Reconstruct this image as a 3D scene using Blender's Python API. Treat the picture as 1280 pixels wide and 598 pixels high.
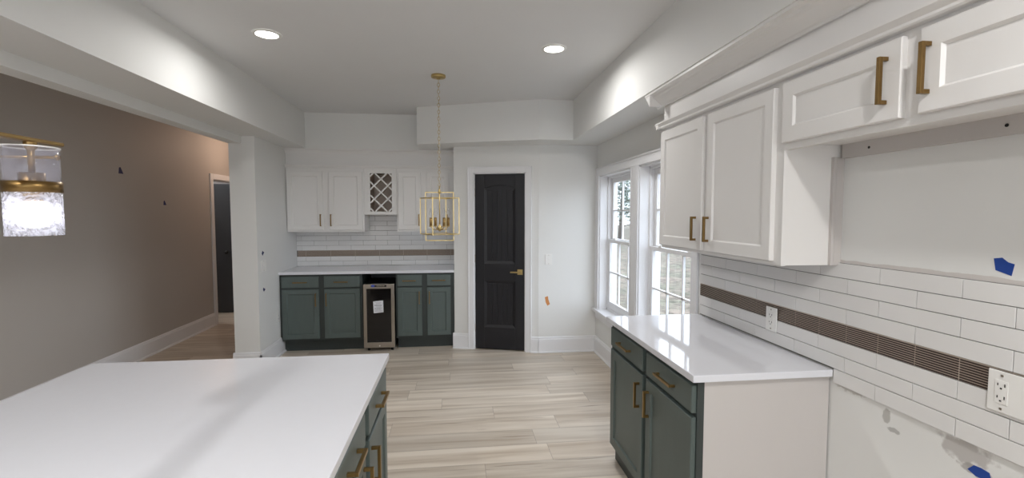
import bpy, bmesh, math, random
from mathutils import Vector, Matrix
random.seed(4)
D = bpy.data; C = bpy.context.scene.collection
for o in list(D.objects): D.objects.remove(o)
scn = bpy.context.scene

# ---------------- camera ----------------
cam = D.cameras.new('camera'); co = D.objects.new('camera', cam); C.objects.link(co)
YAW, PIT, CH, F = .119, .0565, 1.5632, 584.05
cam.sensor_fit = 'HORIZONTAL'; cam.sensor_width = 36; cam.lens = F/1280*36
cam.shift_x = -.15/1280; cam.shift_y = 1.12/1280
cam.clip_start = .02; cam.clip_end = 300
co.location = (0, 0, CH); co.rotation_euler = (math.pi/2-PIT, 0, -YAW)
scn.camera = co

# ---------------- world, exposure ----------------
w = D.worlds.new('overcast_sky'); scn.world = w; w.use_nodes = True
bg = w.node_tree.nodes['Background']
bg.inputs[0].default_value = (.87, .935, 1, 1); bg.inputs[1].default_value = 2.6
vs = scn.view_settings
vs.view_transform = 'Standard'; vs.look = 'None'; vs.gamma = 1; vs.use_curve_mapping = False; vs.exposure = .88
LAMP_W = 12; HALL_W = 5.5

# ---------------- helpers ----------------
def tag(o, label=None, cat=None, group=None, kind=None):
    for k, v in (('label', label), ('category', cat), ('group', group), ('kind', kind)):
        if v: o[k] = v
    return o
WL = {}
def empty(name, loc, label=None, cat=None, group=None, kind=None):
    o = D.objects.new(name, None); C.objects.link(o); o.location = loc; o.empty_display_size = .1
    WL[o] = Vector(loc)
    return tag(o, label, cat, group, kind)
ID = lambda u, d, v: (u, d, v)
class MB:
    def __init__(s, T=ID): s.bm = bmesh.new(); s.T = T; s.smooth = False
    def p(s, a): return s.bm.verts.new(s.T(*a))
    def hexa(s, P):
        v = [s.p(a) for a in P]
        for f in ((0,1,2,3),(7,6,5,4),(0,4,5,1),(1,5,6,2),(2,6,7,3),(3,7,4,0)):
            s.bm.faces.new([v[i] for i in f])
        return s
    def box(s, u0, u1, d0, d1, v0, v1):
        return s.hexa([(u0,d0,v0),(u1,d0,v0),(u1,d1,v0),(u0,d1,v0),(u0,d0,v1),(u1,d0,v1),(u1,d1,v1),(u0,d1,v1)])
    def prism(s, pts, v0, v1):                   # polygon in (u,d), extruded in v
        a = [s.p((x, y, v0)) for x, y in pts]; b = [s.p((x, y, v1)) for x, y in pts]
        n = len(pts); s.bm.faces.new(a); s.bm.faces.new(b[::-1])
        for i in range(n): s.bm.faces.new([a[i], a[(i+1)%n], b[(i+1)%n], b[i]])
        return s
    def prof(s, pts, u0, u1):                    # polygon in (d,v), extruded in u
        a = [s.p((u0, x, y)) for x, y in pts]; b = [s.p((u1, x, y)) for x, y in pts]
        n = len(pts); s.bm.faces.new(a); s.bm.faces.new(b[::-1])
        for i in range(n): s.bm.faces.new([a[i], a[(i+1)%n], b[(i+1)%n], b[i]])
        return s
    def face(s, pts, d0, d1):                    # polygon in (u,v), extruded in d
        a = [s.p((x, d0, y)) for x, y in pts]; b = [s.p((x, d1, y)) for x, y in pts]
        n = len(pts); s.bm.faces.new(a); s.bm.faces.new(b[::-1])
        for i in range(n): s.bm.faces.new([a[i], a[(i+1)%n], b[(i+1)%n], b[i]])
        return s
    def bar(s, p, q, wd, ht=None):               # square bar between two points
        p = Vector(s.T(*p)); q = Vector(s.T(*q)); ht = ht or wd
        z = (q-p).normalized(); x = z.cross(Vector((0,0,1)))
        if x.length < 1e-3: x = Vector((1,0,0))
        x.normalize(); y = z.cross(x); T, s.T = s.T, ID
        c = [x*(a*wd/2)+y*(b*ht/2) for a, b in ((-1,-1),(1,-1),(1,1),(-1,1))]
        s.hexa([tuple(p+k) for k in c]+[tuple(q+k) for k in c]); s.T = T
        return s
    def tube(s, p, q, r0, r1=None, n=20):
        r1 = r0 if r1 is None else r1
        p = Vector(s.T(*p)); q = Vector(s.T(*q))
        z = (q-p).normalized(); x = z.cross(Vector((0,0,1)))
        if x.length < 1e-3: x = Vector((1,0,0))
        x.normalize(); y = z.cross(x)
        a = []; b = []
        for i in range(n):
            t = 2*math.pi*i/n; k = x*math.cos(t)+y*math.sin(t)
            a.append(s.bm.verts.new(p+k*r0)); b.append(s.bm.verts.new(q+k*r1))
        s.bm.faces.new(a); s.bm.faces.new(b[::-1])
        for i in range(n):
            f = s.bm.faces.new([a[i], a[(i+1)%n], b[(i+1)%n], b[i]]); f.smooth = True
        return s
    def lathe(s, c, prof, n=32, close=False):    # profile (r,z) about the vertical through c
        rows = []
        for r, z in prof:
            rows.append([s.bm.verts.new((c[0]+r*math.cos(2*math.pi*i/n), c[1]+r*math.sin(2*math.pi*i/n), c[2]+z)) for i in range(n)])
        m = len(rows)
        for j in range(m if close else m-1):
            A = rows[j]; B = rows[(j+1)%m]
            for i in range(n):
                f = s.bm.faces.new([A[i], A[(i+1)%n], B[(i+1)%n], B[i]]); f.smooth = True
        return s
    def build(s, name, mat, parent=None, bevel=0, **tg):
        bm = s.bm; bmesh.ops.recalc_face_normals(bm, faces=bm.faces)
        me = D.meshes.new(name)
        if parent is not None: off = WL[parent]
        else:
            xs = [v.co.x for v in bm.verts]; ys = [v.co.y for v in bm.verts]; zs = [v.co.z for v in bm.verts]
            off = Vector(((min(xs)+max(xs))/2, (min(ys)+max(ys))/2, min(zs)))
        bmesh.ops.translate(bm, verts=bm.verts, vec=-off)
        bm.to_mesh(me); bm.free(); me.materials.append(mat)
        o = D.objects.new(name, me); C.objects.link(o); WL[o] = off
        if parent is not None: o.parent = parent
        else: o.location = off
        if bevel:
            b = o.modifiers.new('bevel', 'BEVEL'); b.width = bevel; b.segments = 2; b.limit_method = 'ANGLE'; b.angle_limit = math.radians(50)
        return tag(o, **tg)

# ---------------- materials ----------------
def lin(c): return tuple(((x/255)/12.92 if x/255 <= .04045 else ((x/255+.055)/1.055)**2.4) for x in c)+(1,)
def nt(name):
    m = D.materials.new(name); m.use_nodes = True; t = m.node_tree
    return m, t, t.nodes['Principled BSDF']
def N(t, typ, **kw):
    n = t.nodes.new(typ)
    for k, v in kw.items(): setattr(n, k, v)
    return n
def mat(name, rgb, rough=.5, metal=0, var=.0, vscale=6, bump=0, bscale=200, coat=0, stretch=None, spec=.5):
    m, t, b = nt(name); col = lin(rgb)
    b.inputs['Roughness'].default_value = rough; b.inputs['Metallic'].default_value = metal
    b.inputs['Base Color'].default_value = col; b.inputs['Specular IOR Level'].default_value = spec
    if coat: b.inputs['Coat Weight'].default_value = coat; b.inputs['Coat Roughness'].default_value = .05
    tc = N(t, 'ShaderNodeTexCoord'); mp = N(t, 'ShaderNodeMapping'); t.links.new(tc.outputs['Object'], mp.inputs[0])
    if stretch: mp.inputs['Scale'].default_value = stretch
    nz = N(t, 'ShaderNodeTexNoise'); nz.inputs['Scale'].default_value = vscale; nz.inputs['Detail'].default_value = 5
    t.links.new(mp.outputs[0], nz.inputs['Vector'])
    mx = N(t, 'ShaderNodeMix', data_type='RGBA')
    mx.inputs[6].default_value = tuple(c*(1-var) for c in col[:3])+(1,); mx.inputs[7].default_value = tuple(min(1, c*(1+var)) for c in col[:3])+(1,)
    t.links.new(nz.outputs[0], mx.inputs[0]); t.links.new(mx.outputs[2], b.inputs['Base Color'])
    if bump:
        n2 = N(t, 'ShaderNodeTexNoise'); n2.inputs['Scale'].default_value = bscale; t.links.new(mp.outputs[0], n2.inputs['Vector'])
        bp = N(t, 'ShaderNodeBump'); bp.inputs['Strength'].default_value = bump; bp.inputs['Distance'].default_value = .002
        t.links.new(n2.outputs[0], bp.inputs['Height']); t.links.new(bp.outputs[0], b.inputs['Normal'])
    return m
def emis(name, rgb, s):
    m = D.materials.new(name); m.use_nodes = True; t = m.node_tree; t.nodes.remove(t.nodes['Principled BSDF'])
    e = N(t, 'ShaderNodeEmission'); e.inputs[0].default_value = (*rgb, 1); e.inputs[1].default_value = s
    t.links.new(e.outputs[0], t.nodes['Material Output'].inputs[0]); return m
def thin_glass(name, tint=(1,1,1), refl=1.0, rough=.02, bump=0, frost=0, bscale=60):
    m = D.materials.new(name); m.use_nodes = True; t = m.node_tree; t.nodes.remove(t.nodes['Principled BSDF'])
    tr = N(t, 'ShaderNodeBsdfTransparent'); tr.inputs[0].default_value = (*tint, 1)
    gl = N(t, 'ShaderNodeBsdfGlossy'); gl.inputs['Roughness'].default_value = rough
    fr = N(t, 'ShaderNodeLayerWeight')
    pw = N(t, 'ShaderNodeMath', operation='POWER'); pw.inputs[1].default_value = 5; t.links.new(fr.outputs['Facing'], pw.inputs[0])
    mu = N(t, 'ShaderNodeMath', operation='MULTIPLY_ADD'); mu.inputs[1].default_value = .5*refl; mu.inputs[2].default_value = .03*refl; t.links.new(pw.outputs[0], mu.inputs[0])
    mx = N(t, 'ShaderNodeMixShader'); t.links.new(mu.outputs[0], mx.inputs[0])
    t.links.new(tr.outputs[0], mx.inputs[1]); t.links.new(gl.outputs[0], mx.inputs[2]); out = mx
    if bump:
        tc = N(t, 'ShaderNodeTexCoord'); vo = N(t, 'ShaderNodeTexNoise'); vo.inputs['Scale'].default_value = bscale; vo.inputs['Distortion'].default_value = 2.5
        t.links.new(tc.outputs['Object'], vo.inputs['Vector'])
        bp = N(t, 'ShaderNodeBump'); bp.inputs['Strength'].default_value = bump; bp.inputs['Distance'].default_value = .006
        t.links.new(vo.outputs[0], bp.inputs['Height']); t.links.new(bp.outputs[0], gl.inputs['Normal']); t.links.new(bp.outputs[0], fr.inputs['Normal'])
    if frost:
        df = N(t, 'ShaderNodeBsdfTranslucent'); df.inputs[0].default_value = (.9, .9, 1, 1)
        d2 = N(t, 'ShaderNodeBsdfDiffuse'); d2.inputs[0].default_value = (.8, .8, .88, 1)
        m2 = N(t, 'ShaderNodeMixShader'); m2.inputs[0].default_value = .4; t.links.new(df.outputs[0], m2.inputs[1]); t.links.new(d2.outputs[0], m2.inputs[2])
        m3 = N(t, 'ShaderNodeMixShader'); m3.inputs[0].default_value = frost; t.links.new(mx.outputs[0], m3.inputs[1]); t.links.new(m2.outputs[0], m3.inputs[2]); out = m3
        if bump:
            cr = N(t, 'ShaderNodeValToRGB'); cr.color_ramp.elements[0].position = .42; cr.color_ramp.elements[1].position = .6
            cr.color_ramp.elements[0].color = (frost*.35,)*3+(1,); cr.color_ramp.elements[1].color = (min(1, frost*1.6),)*3+(1,)
            t.links.new(vo.outputs[0], cr.inputs[0]); t.links.new(cr.outputs[0], m3.inputs[0])
    t.links.new(out.outputs[0], t.nodes['Material Output'].inputs[0]); return m

WALLC = (229, 229, 227)
M = dict(
    wall=mat('wall_paint', WALLC, .6, var=.012, vscale=2, bump=.05, bscale=300),
    hall=mat('dimmed_wall_paint', (188, 182, 176), .6, var=.02, vscale=2, bump=.05, bscale=300),  # wall paint darkened, so the hall's dim light sits in the colour
    ceil=mat('ceiling_paint', (224, 224, 224), .8, var=.01),
    trim=mat('trim_paint', (234, 234, 236), .35, var=.01),
    white=mat('white_cabinet_paint', (230, 228, 226), .38, var=.012, vscale=3),
    raw=mat('unpainted_panel', (198, 193, 190), .6, var=.035, vscale=4, stretch=(1, 1, .3)),
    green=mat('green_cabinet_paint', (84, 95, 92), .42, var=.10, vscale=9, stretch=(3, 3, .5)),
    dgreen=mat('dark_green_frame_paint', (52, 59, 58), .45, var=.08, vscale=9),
    quartz=mat('white_quartz', (224, 225, 231), .05, var=.012, vscale=25),
    brass=mat('brushed_brass', (158, 130, 84), .3, metal=1, var=.08, vscale=60, stretch=(1, 1, .05)),
    abrass=mat('aged_brass', (134, 108, 68), .34, metal=1, var=.1, vscale=60),
    gold=mat('polished_gold', (198, 174, 120), .36, metal=1),
    steel=mat('stainless_steel', (176, 168, 158), .32, metal=1, var=.05, vscale=80, stretch=(1, 1, .04)),
    black=mat('black_plastic', (14, 14, 16), .4),
    cavity=mat('wine_rack_interior', (212, 198, 186), .7, var=.1),
    bdoor=mat('black_door_paint', (21, 21, 27), .42, var=.06, vscale=30, stretch=(8, 8, .5), bump=.15, bscale=90),
    hdoor=mat('charcoal_door_paint', (62, 63, 66), .5, var=.03),
    tile=mat('white_tile_glaze', (228, 227, 226), .14, var=.03, vscale=5, bump=.06, bscale=25),
    grout=mat('grey_grout', (128, 125, 121), .9),
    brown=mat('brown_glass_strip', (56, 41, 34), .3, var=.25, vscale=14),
    tan=mat('tan_grout', (206, 192, 178), .8),
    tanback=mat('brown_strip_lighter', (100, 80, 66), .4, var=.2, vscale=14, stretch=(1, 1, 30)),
    plate=mat('white_plastic', (236, 235, 232), .3),
    slot=mat('dark_slot', (22, 20, 20), .6),
    tape=mat('blue_tape', (24, 66, 150), .6, var=.1, vscale=40),
    ntape=mat('navy_tape', (28, 40, 92), .6, var=.1, vscale=40),
    patch=mat('orange_patch', (206, 140, 84), .7, var=.12, vscale=60),
    dglass=mat('cooler_dark_glass', (20, 18, 18), .08),
    paper=mat('paper', (225, 226, 230), .7), ink=mat('ink', (110, 112, 120), .7),
    blue=mat('blue_film', (50, 80, 190), .3),
    ivory=mat('candle_sleeve', (200, 160, 90), .35, metal=1),
    lens=emis('downlight_lens', (1, .98, .93), 8), led=emis('pendant_led', (.95, .96, 1), 3.4),
    pane=thin_glass('window_glass', (.95, .97, 1), .9), clear=thin_glass('clear_glass', (.97, .97, 1), .9, .05, frost=.12),
    seeded=thin_glass('seeded_glass', (1, 1, 1), 2, .08, bump=1, frost=.36, bscale=50), bulb=thin_glass('bulb_glass', (1, 1, 1), 2.2, .02, frost=.1),
    bark=mat('bark', (84, 76, 66), .9, var=.3, vscale=10), leaf=mat('pine_needles', (84, 97, 86), .9, var=.5, vscale=1.5),
    asphalt=mat('pale_asphalt', (200, 200, 202), .9, var=.05),
)
def ground_mat():
    m, t, b = nt('dry_lawn'); b.inputs['Roughness'].default_value = 1
    tc = N(t, 'ShaderNodeTexCoord'); a = N(t, 'ShaderNodeTexNoise'); a.inputs['Scale'].default_value = .9; a.inputs['Detail'].default_value = 8
    c = N(t, 'ShaderNodeTexNoise'); c.inputs['Scale'].default_value = 5; c.inputs['Detail'].default_value = 6
    t.links.new(tc.outputs['Object'], a.inputs['Vector']); t.links.new(tc.outputs['Object'], c.inputs['Vector'])
    r = N(t, 'ShaderNodeValToRGB'); e = r.color_ramp.elements
    e[0].position = .40; e[0].color = lin((104, 102, 86)); e[1].position = .6; e[1].color = lin((124, 112, 100))
    mx = N(t, 'ShaderNodeMix', data_type='RGBA', blend_type='MULTIPLY'); mx.inputs[0].default_value = .9
    r2 = N(t, 'ShaderNodeValToRGB'); r2.color_ramp.elements[0].color = (.35, .33, .3, 1); r2.color_ramp.elements[1].color = (1.0, 1.0, 1.0, 1)
    r2.color_ramp.elements[0].position = .42; r2.color_ramp.elements[1].position = .58
    t.links.new(a.outputs[0], r.inputs[0]); t.links.new(c.outputs[0], r2.inputs[0])
    t.links.new(r.outputs[0], mx.inputs[6]); t.links.new(r2.outputs[0], mx.inputs[7]); t.links.new(mx.outputs[2], b.inputs['Base Color'])
    return m
def floor_mat():
    m, t, b = nt('oak_vinyl_planks'); L = t.links.new
    b.inputs['Roughness'].default_value = .42
    tc = N(t, 'ShaderNodeTexCoord'); sp = N(t, 'ShaderNodeSeparateXYZ'); L(tc.outputs['Object'], sp.inputs[0])
    def ma(op, a, bb=None, c=None):
        n = N(t, 'ShaderNodeMath', operation=op)
        for i, x in enumerate((a, bb, c)):
            if x is None: continue
            if isinstance(x, (int, float)): n.inputs[i].default_value = x
            else: L(x, n.inputs[i])
        return n.outputs[0]
    yr = ma('DIVIDE', sp.outputs[1], .215); row = ma('FLOOR', yr)
    wn = N(t, 'ShaderNodeTexWhiteNoise', noise_dimensions='1D'); L(row, wn.inputs['W'])
    xr = ma('ADD', ma('DIVIDE', sp.outputs[0], 1.22), ma('MULTIPLY', wn.outputs[0], 7.3)); col = ma('FLOOR', xr)
    cb = N(t, 'ShaderNodeCombineXYZ'); L(row, cb.inputs[0]); L(col, cb.inputs[1])
    w2 = N(t, 'ShaderNodeTexWhiteNoise', noise_dimensions='2D'); L(cb.outputs[0], w2.inputs['Vector'])
    # grain
    off = N(t, 'ShaderNodeVectorMath', operation='MULTIPLY_ADD'); L(w2.outputs['Color'], off.inputs[0]); off.inputs[1].default_value = (30, 30, 30); L(tc.outputs['Object'], off.inputs[2])
    mp = N(t, 'ShaderNodeMapping'); mp.inputs['Scale'].default_value = (.6, 9, 1); L(off.outputs[0], mp.inputs[0])
    g = N(t, 'ShaderNodeTexNoise'); g.inputs['Scale'].default_value = 1.6; g.inputs['Detail'].default_value = 5; g.inputs['Distortion'].default_value = .35; L(mp.outputs[0], g.inputs['Vector'])
    r = N(t, 'ShaderNodeValToRGB'); e = r.color_ramp.elements
    e[0].position = .30; e[0].color = lin((184, 168, 149)); e[1].position = .64; e[1].color = lin((220, 209, 194))
    L(g.outputs[0], r.inputs[0])
    # long dark cracks
    mp2 = N(t, 'ShaderNodeMapping'); mp2.inputs['Scale'].default_value = (1.5, 34, 1); L(off.outputs[0], mp2.inputs[0])
    g2 = N(t, 'ShaderNodeTexNoise'); g2.inputs['Scale'].default_value = 1.1; g2.inputs['Detail'].default_value = 3; L(mp2.outputs[0], g2.inputs['Vector'])
    r2 = N(t, 'ShaderNodeValToRGB'); r2.color_ramp.elements[0].position = .29; r2.color_ramp.elements[0].color = (.62, .58, .55, 1)
    r2.color_ramp.elements[1].position = .345; r2.color_ramp.elements[1].color = (1, 1, 1, 1); L(g2.outputs[0], r2.inputs[0])
    mx = N(t, 'ShaderNodeMix', data_type='RGBA', blend_type='MULTIPLY'); mx.inputs[0].default_value = 1; L(r.outputs[0], mx.inputs[6]); L(r2.outputs[0], mx.inputs[7])
    # plank tone
    pv = ma('MULTIPLY_ADD', w2.outputs['Value'], .20, .85)
    cm = N(t, 'ShaderNodeCombineColor'); [L(pv, cm.inputs[i]) for i in range(3)]
    m2 = N(t, 'ShaderNodeMix', data_type='RGBA', blend_type='MULTIPLY'); m2.inputs[0].default_value = 1; L(mx.outputs[2], m2.inputs[6]); L(cm.outputs[0], m2.inputs[7])
    # seams
    fy = ma('FRACT', yr); fx = ma('FRACT', xr)
    sy = ma('LESS_THAN', ma('MINIMUM', fy, ma('SUBTRACT', 1, fy)), .010)
    sx = ma('LESS_THAN', ma('MINIMUM', fx, ma('SUBTRACT', 1, fx)), .0015)
    se = ma('MAXIMUM', sy, sx)
    m3 = N(t, 'ShaderNodeMix', data_type='RGBA'); L(ma('MULTIPLY', se, .5), m3.inputs[0]); L(m2.outputs[2], m3.inputs[6]); m3.inputs[7].default_value = lin((120, 108, 96))
    L(m3.outputs[2], b.inputs['Base Color'])
    return m
def nook_mat():      # right wall paint with mortar smears where tiles were cut off above and below
    m, t, b = nt('right_wall_paint'); L = t.links.new; b.inputs['Roughness'].default_value = .6
    geo = N(t, 'ShaderNodeNewGeometry')
    base = lin(WALLC); prev = None
    def blob(c, sc, col, thr, k):
        nonlocal prev
        mp = N(t, 'ShaderNodeMapping', vector_type='TEXTURE'); mp.inputs['Location'].default_value = c; mp.inputs['Scale'].default_value = sc
        L(geo.outputs['Position'], mp.inputs[0])
        ln = N(t, 'ShaderNodeVectorMath', operation='LENGTH'); L(mp.outputs[0], ln.inputs[0])
        nz = N(t, 'ShaderNodeTexNoise'); nz.inputs['Scale'].default_value = k; nz.inputs['Detail'].default_value = 5; L(geo.outputs['Position'], nz.inputs['Vector'])
        ad = N(t, 'ShaderNodeMath', operation='MULTIPLY_ADD'); L(nz.outputs[0], ad.inputs[0]); ad.inputs[1].default_value = 1.6; L(ln.outputs['Value'], ad.inputs[2])
        rr = N(t, 'ShaderNodeMapRange'); rr.inputs[1].default_value = thr+.12; rr.inputs[2].default_value = thr-.12; rr.inputs[3].default_value = 0; rr.inputs[4].default_value = .75
        L(ad.outputs[0], rr.inputs[0])
        mx = N(t, 'ShaderNodeMix', data_type='RGBA'); L(rr.outputs[0], mx.inputs[0]); mx.inputs[7].default_value = lin(col)
        if prev is None: mx.inputs[6].default_value = base
        else: L(prev, mx.inputs[6])
        prev = mx.outputs[2]
    blob((1.56, 1.235, .83), (1, .085, .045), (176, 171, 168), 1.6, 26)
    blob((1.56, 1.20, .78), (1, .06, .02), (160, 155, 152), 1.5, 30)
    blob((1.56, 1.50, .82), (1, .02, .035), (172, 170, 165), 1.6, 40)
    blob((1.56, 1.47, .78), (1, .03, .012), (160, 158, 155), 1.5, 40)
    blob((1.56, 1.66, .86), (1, .08, .02), (180, 176, 170), 1.6, 30)
    blob((1.56, 1.2, 1.368), (1, .75, .009), (200, 192, 187), 1.75, 14)
    L(prev, b.inputs['Base Color']); return m
M['floor'] = floor_mat(); M['nook'] = nook_mat(); M['ground'] = ground_mat()

# ---------------- coordinates fitted from the photograph ----------------
ZC, ZS, XR, XL, YB = 2.72, 2.317, 1.5636, -1.953, 6.02
XHL = -3.36; Y0 = -3.0
YP1, YP2, XP, XK = 5.40, 5.0994, -.027, .9065
TB = lambda u, d, v: (u, d, v)               # faces the camera, u = X, d = Y
TR = lambda u, d, v: (d, u, v)               # right wall: u = Y, d = X

# ---------------- room shell ----------------
MB().box(XHL-1.6, XR+.2, Y0-.1, 9.2, -.1, 0).build('floor', M['floor'], kind='structure').location
MB().box(XHL-1.6, XR+.2, Y0-.1, 9.2, ZC, ZC+.1).build('ceiling', M['ceil'], kind='structure')
# right wall with two window openings
WZ0, WZ1 = .50, 1.975
W = [(4.05, 4.98), (2.93, 3.87)]
wr = MB(); x0, x1 = XR, XR+.2
wr.box(x0, x1, Y0, 2.93, 0, ZC); wr.box(x0, x1, 3.87, 4.05, 0, ZC); wr.box(x0, x1, 4.98, 6.2, 0, ZC)
for a, b in W: wr.box(x0, x1, a, b, 0, WZ0); wr.box(x0, x1, a, b, WZ1, ZC)
wr.build('wall_right', M['nook'], kind='structure')
MB().box(XL-.24, XR, YB, YB+.12, 0, ZC).build('wall_back', M['wall'], kind='structure')
MB().box(-2.19, XL, 4.87, YB, 0, ZC).build('wall_left', M['wall'], kind='structure')
MB().box(-2.19, -2.073, Y0, 4.87, 2.2445, ZC).build('wall_header_left', M['wall'], kind='structure')
RX0, RX1, RZ0, RZ1 = -1.8, .9, .9, 2.1      # unseen wide window behind the camera, added to let in more daylight
MB().box(XHL-.12, RX0, Y0-.12, Y0, 0, ZC).box(RX1, XR+.2, Y0-.12, Y0, 0, ZC).box(RX0, RX1, Y0-.12, Y0, 0, RZ0).box(RX0, RX1, Y0-.12, Y0, RZ1, ZC).build('wall_front', M['wall'], kind='structure')
w3 = empty('window_3', (0, Y0-.06, RZ0), kind='structure')
q = MB()
for x in (RX0+.03, -.6, .3, RX1-.03): q.box(x-.03, x+.03, Y0-.09, Y0-.04, RZ0, RZ1)
for z in (RZ0+.03, 1.5, RZ1-.03): q.box(RX0, RX1, Y0-.088, Y0-.042, z-.03, z+.03)
q.build('window_frame', M['trim'], w3)
MB().box(RX0, RX1, Y0-.07, Y0-.064, RZ0, RZ1).build('pane', M['pane'], w3)
# pantry: side wall, angled wall round the door, short wall to the window corner
ux, uy = (XK-XP), (YP2-YP1); ln = math.hypot(ux, uy); ux /= ln; uy /= ln
TP = lambda u, d, v: (XP+ux*u-uy*d, YP1+uy*u+ux*d, v)    # along the angled wall, d into the pantry
DU0, DU1, DH = .235, .835, 2.02
MB().box(XP, XP+.10, YP1+.04, YB, 0, ZC).build('wall_pantry_side', M['wall'], kind='structure')
p = MB(TP); p.box(0, DU0, 0, .11, 0, ZC); p.box(DU1, ln, 0, .11, 0, ZC); p.box(DU0, DU1, 0, .11, DH, ZC)
p.build('wall_pantry_angled', M['wall'], kind='structure')
MB().box(XK, XR, YP2, YP2+.11, 0, ZC).build('wall_pantry_front', M['wall'], kind='structure')
# soffits
MB().box(1.198, XR, Y0, 4.739, ZS, ZC).build('ceiling_soffit_right', M['wall'], kind='structure')
MB().prism([(-.42, 5.2328), (.844, 4.739), (XR, 4.739), (XR, YP2), (XK, YP2), (XP, YP1), (XP, YB), (-.42, YB)], ZS, ZC).build('ceiling_soffit_pantry', M['wall'], kind='structure')
MB().box(-2.073, -1.716, Y0, 4.87, ZS, ZC).box(XL, -1.716, 4.87, YB, ZS, ZC).build('ceiling_soffit_left', M['wall'], kind='structure')
MB().box(-1.716, -.42, 5.66, YB, ZS, ZC).build('ceiling_soffit_back', M['wall'], kind='structure')
# hall
HD0, HD1 = 6.97, 7.75
h = MB(); h.box(XHL-.12, XHL, Y0, HD0, 0, ZC).box(XHL-.12, XHL, HD1, 9.2, 0, ZC).box(XHL-.12, XHL, HD0, HD1, 2.04, ZC)
h.build('wall_hall_left', M['hall'], kind='structure')
MB().box(XHL, -2.19, 8.6, 8.7, 0, ZC).build('wall_hall_back', M['hall'], kind='structure')
MB().box(-2.19, -2.09, YB+.12, 8.6, 0, ZC).build('wall_hall_right', M['hall'], kind='structure')
MB().box(XHL-1.6, XHL-.12, 8.4, 8.5, 0, ZC).box(XHL-1.6, XHL-1.5, 6.4, 8.4, 0, ZC).box(XHL-1.5, XHL-.12, 6.4, 6.5, 0, ZC).build('wall_side_room', M['hall'], kind='structure')
# baseboards
BP = [(0, 0), (-.028, 0), (-.028, .012), (-.016, .02), (-.016, .150), (-.011, .160), (-.011, .170), (-.005, .180), (0, .180)]
def base(T, d, u0, u1, name, m='trim'):
    MB(T).prof([(d+a, b) for a, b in BP], u0, u1).build(name, M[m], kind='structure')
base(lambda u, d, v: (u, d, v), 4.87, -2.19-.016, XL+.016, 'baseboard_pier')
base(lambda u, d, v: (XL-d, u, v), 0, 4.87-.016, 5.50, 'baseboard_left')
base(TP, 0, -.016, DU0-.066, 'baseboard_pantry'); base(TP, 0, DU1+.066, ln, 'baseboard_pantry_right')
base(TB, YP2, XK, XR, 'baseboard_back'); base(TR, XR, 2.80, YP2, 'baseboard_right')
base(lambda u, d, v: (XHL-d, u, v), 0, Y0, HD0-.07, 'baseboard_hall')

# ---------------- black pantry door ----------------
d1 = empty('door_1', TP(DU0, 0, 0), 'black two-panel pantry door with a brass lever in the angled wall', kind='structure')
c = MB(TP)
for a, b in ((DU0-.066, DU0), (DU1, DU1+.066)): c.box(a, b, -.018, 0, 0, DH+.066); c.box(a, a+.014, -.024, -.018, 0, DH+.066) if a < DU0 else c.box(b-.014, b, -.024, -.018, 0, DH+.066)
c.box(DU0, DU1, -.018, 0, DH, DH+.066); c.box(DU0-.066, DU1+.066, -.024, -.018, DH+.052, DH+.066)
c.build('door_casing', M['trim'], d1, bevel=.003)
c = MB(TP); c.box(DU0, DU0+.012, 0, .11, 0, DH); c.box(DU1-.012, DU1, 0, .11, 0, DH); c.box(DU0, DU1, 0, .11, DH-.012, DH); c.build('door_jamb', M['trim'], d1)
a0, a1 = DU0+.014, DU1-.014; pf = .012
s = MB(TP); pa, pb = a0+.108, a1-.108
s.box(a0, a1, pf+.014, pf+.035, .012, DH-.015)
s.box(a0, pa, pf, pf+.014, .012, DH-.015).box(pb, a1, pf, pf+.014, .012, DH-.015)
s.box(pa, pb, pf, pf+.014, .012, .262).box(pa, pb, pf, pf+.014, .80, .995)
arch = [(pa, DH-.015), (pa, 1.845)]+[(pa+(pb-pa)*i/12, 1.845+.035*math.sin(math.pi*i/12)) for i in range(1, 12)]+[(pb, 1.845), (pb, DH-.015)]
s.face(arch, pf, pf+.014)
slab = s.build('door_slab', M['bdoor'], d1, bevel=.003)
def door_panel(v0, v1, arched):
    q = MB(TP); g = .028
    # sloped bead round the recess
    for (A, B, Cc, Dd) in (((pa, v0), (pb, v0), (pb-g, v0+g), (pa+g, v0+g)), ((pb, v0), (pb, v1), (pb-g, v1-g), (pb-g, v0+g)), ((pa, v1), (pa, v0), (pa+g, v0+g), (pa+g, v1-g))) + (() if arched else (((pb, v1), (pa, v1), (pa+g, v1-g), (pb-g, v1-g)),)):
        vs_ = [q.p((A[0], pf+.002, A[1])), q.p((B[0], pf+.002, B[1])), q.p((Cc[0], pf+.013, Cc[1])), q.p((Dd[0], pf+.013, Dd[1]))]; q.bm.faces.new(vs_)
    n = 5; wdt = (pb-pa-2*g-.012)/n
    for i in range(n):
        u0 = pa+g+.006+i*wdt; t0 = v1-g-.006
        if arched: t0 = 1.80+.03*math.sin(math.pi*(i+.5)/n)
        q.box(u0+.002, u0+wdt-.002, pf+.006, pf+.016, v0+g+.006, t0)
    return q.build('door_panel', M['bdoor'], slab, bevel=.002)
door_panel(.262, .80, False); door_panel(.995, 1.845, True)
hd = MB(TP); hu = a1-.052
hd.box(hu-.029, hu+.029, pf-.010, pf, .875, .935).tube((hu, pf-.04, .905), (hu, pf, .905), .011).box(hu-.105, hu+.01, pf-.048, pf-.036, .897, .913)
hd.build('door_handle', M['gold'], d1, bevel=.002)
for z in (.25, 1.05, 1.80): MB(TP).tube((a0-.002, pf-.006, z-.045), (a0-.002, pf-.006, z+.045), .006, n=10).build('hinge', M['steel'], d1)
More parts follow.
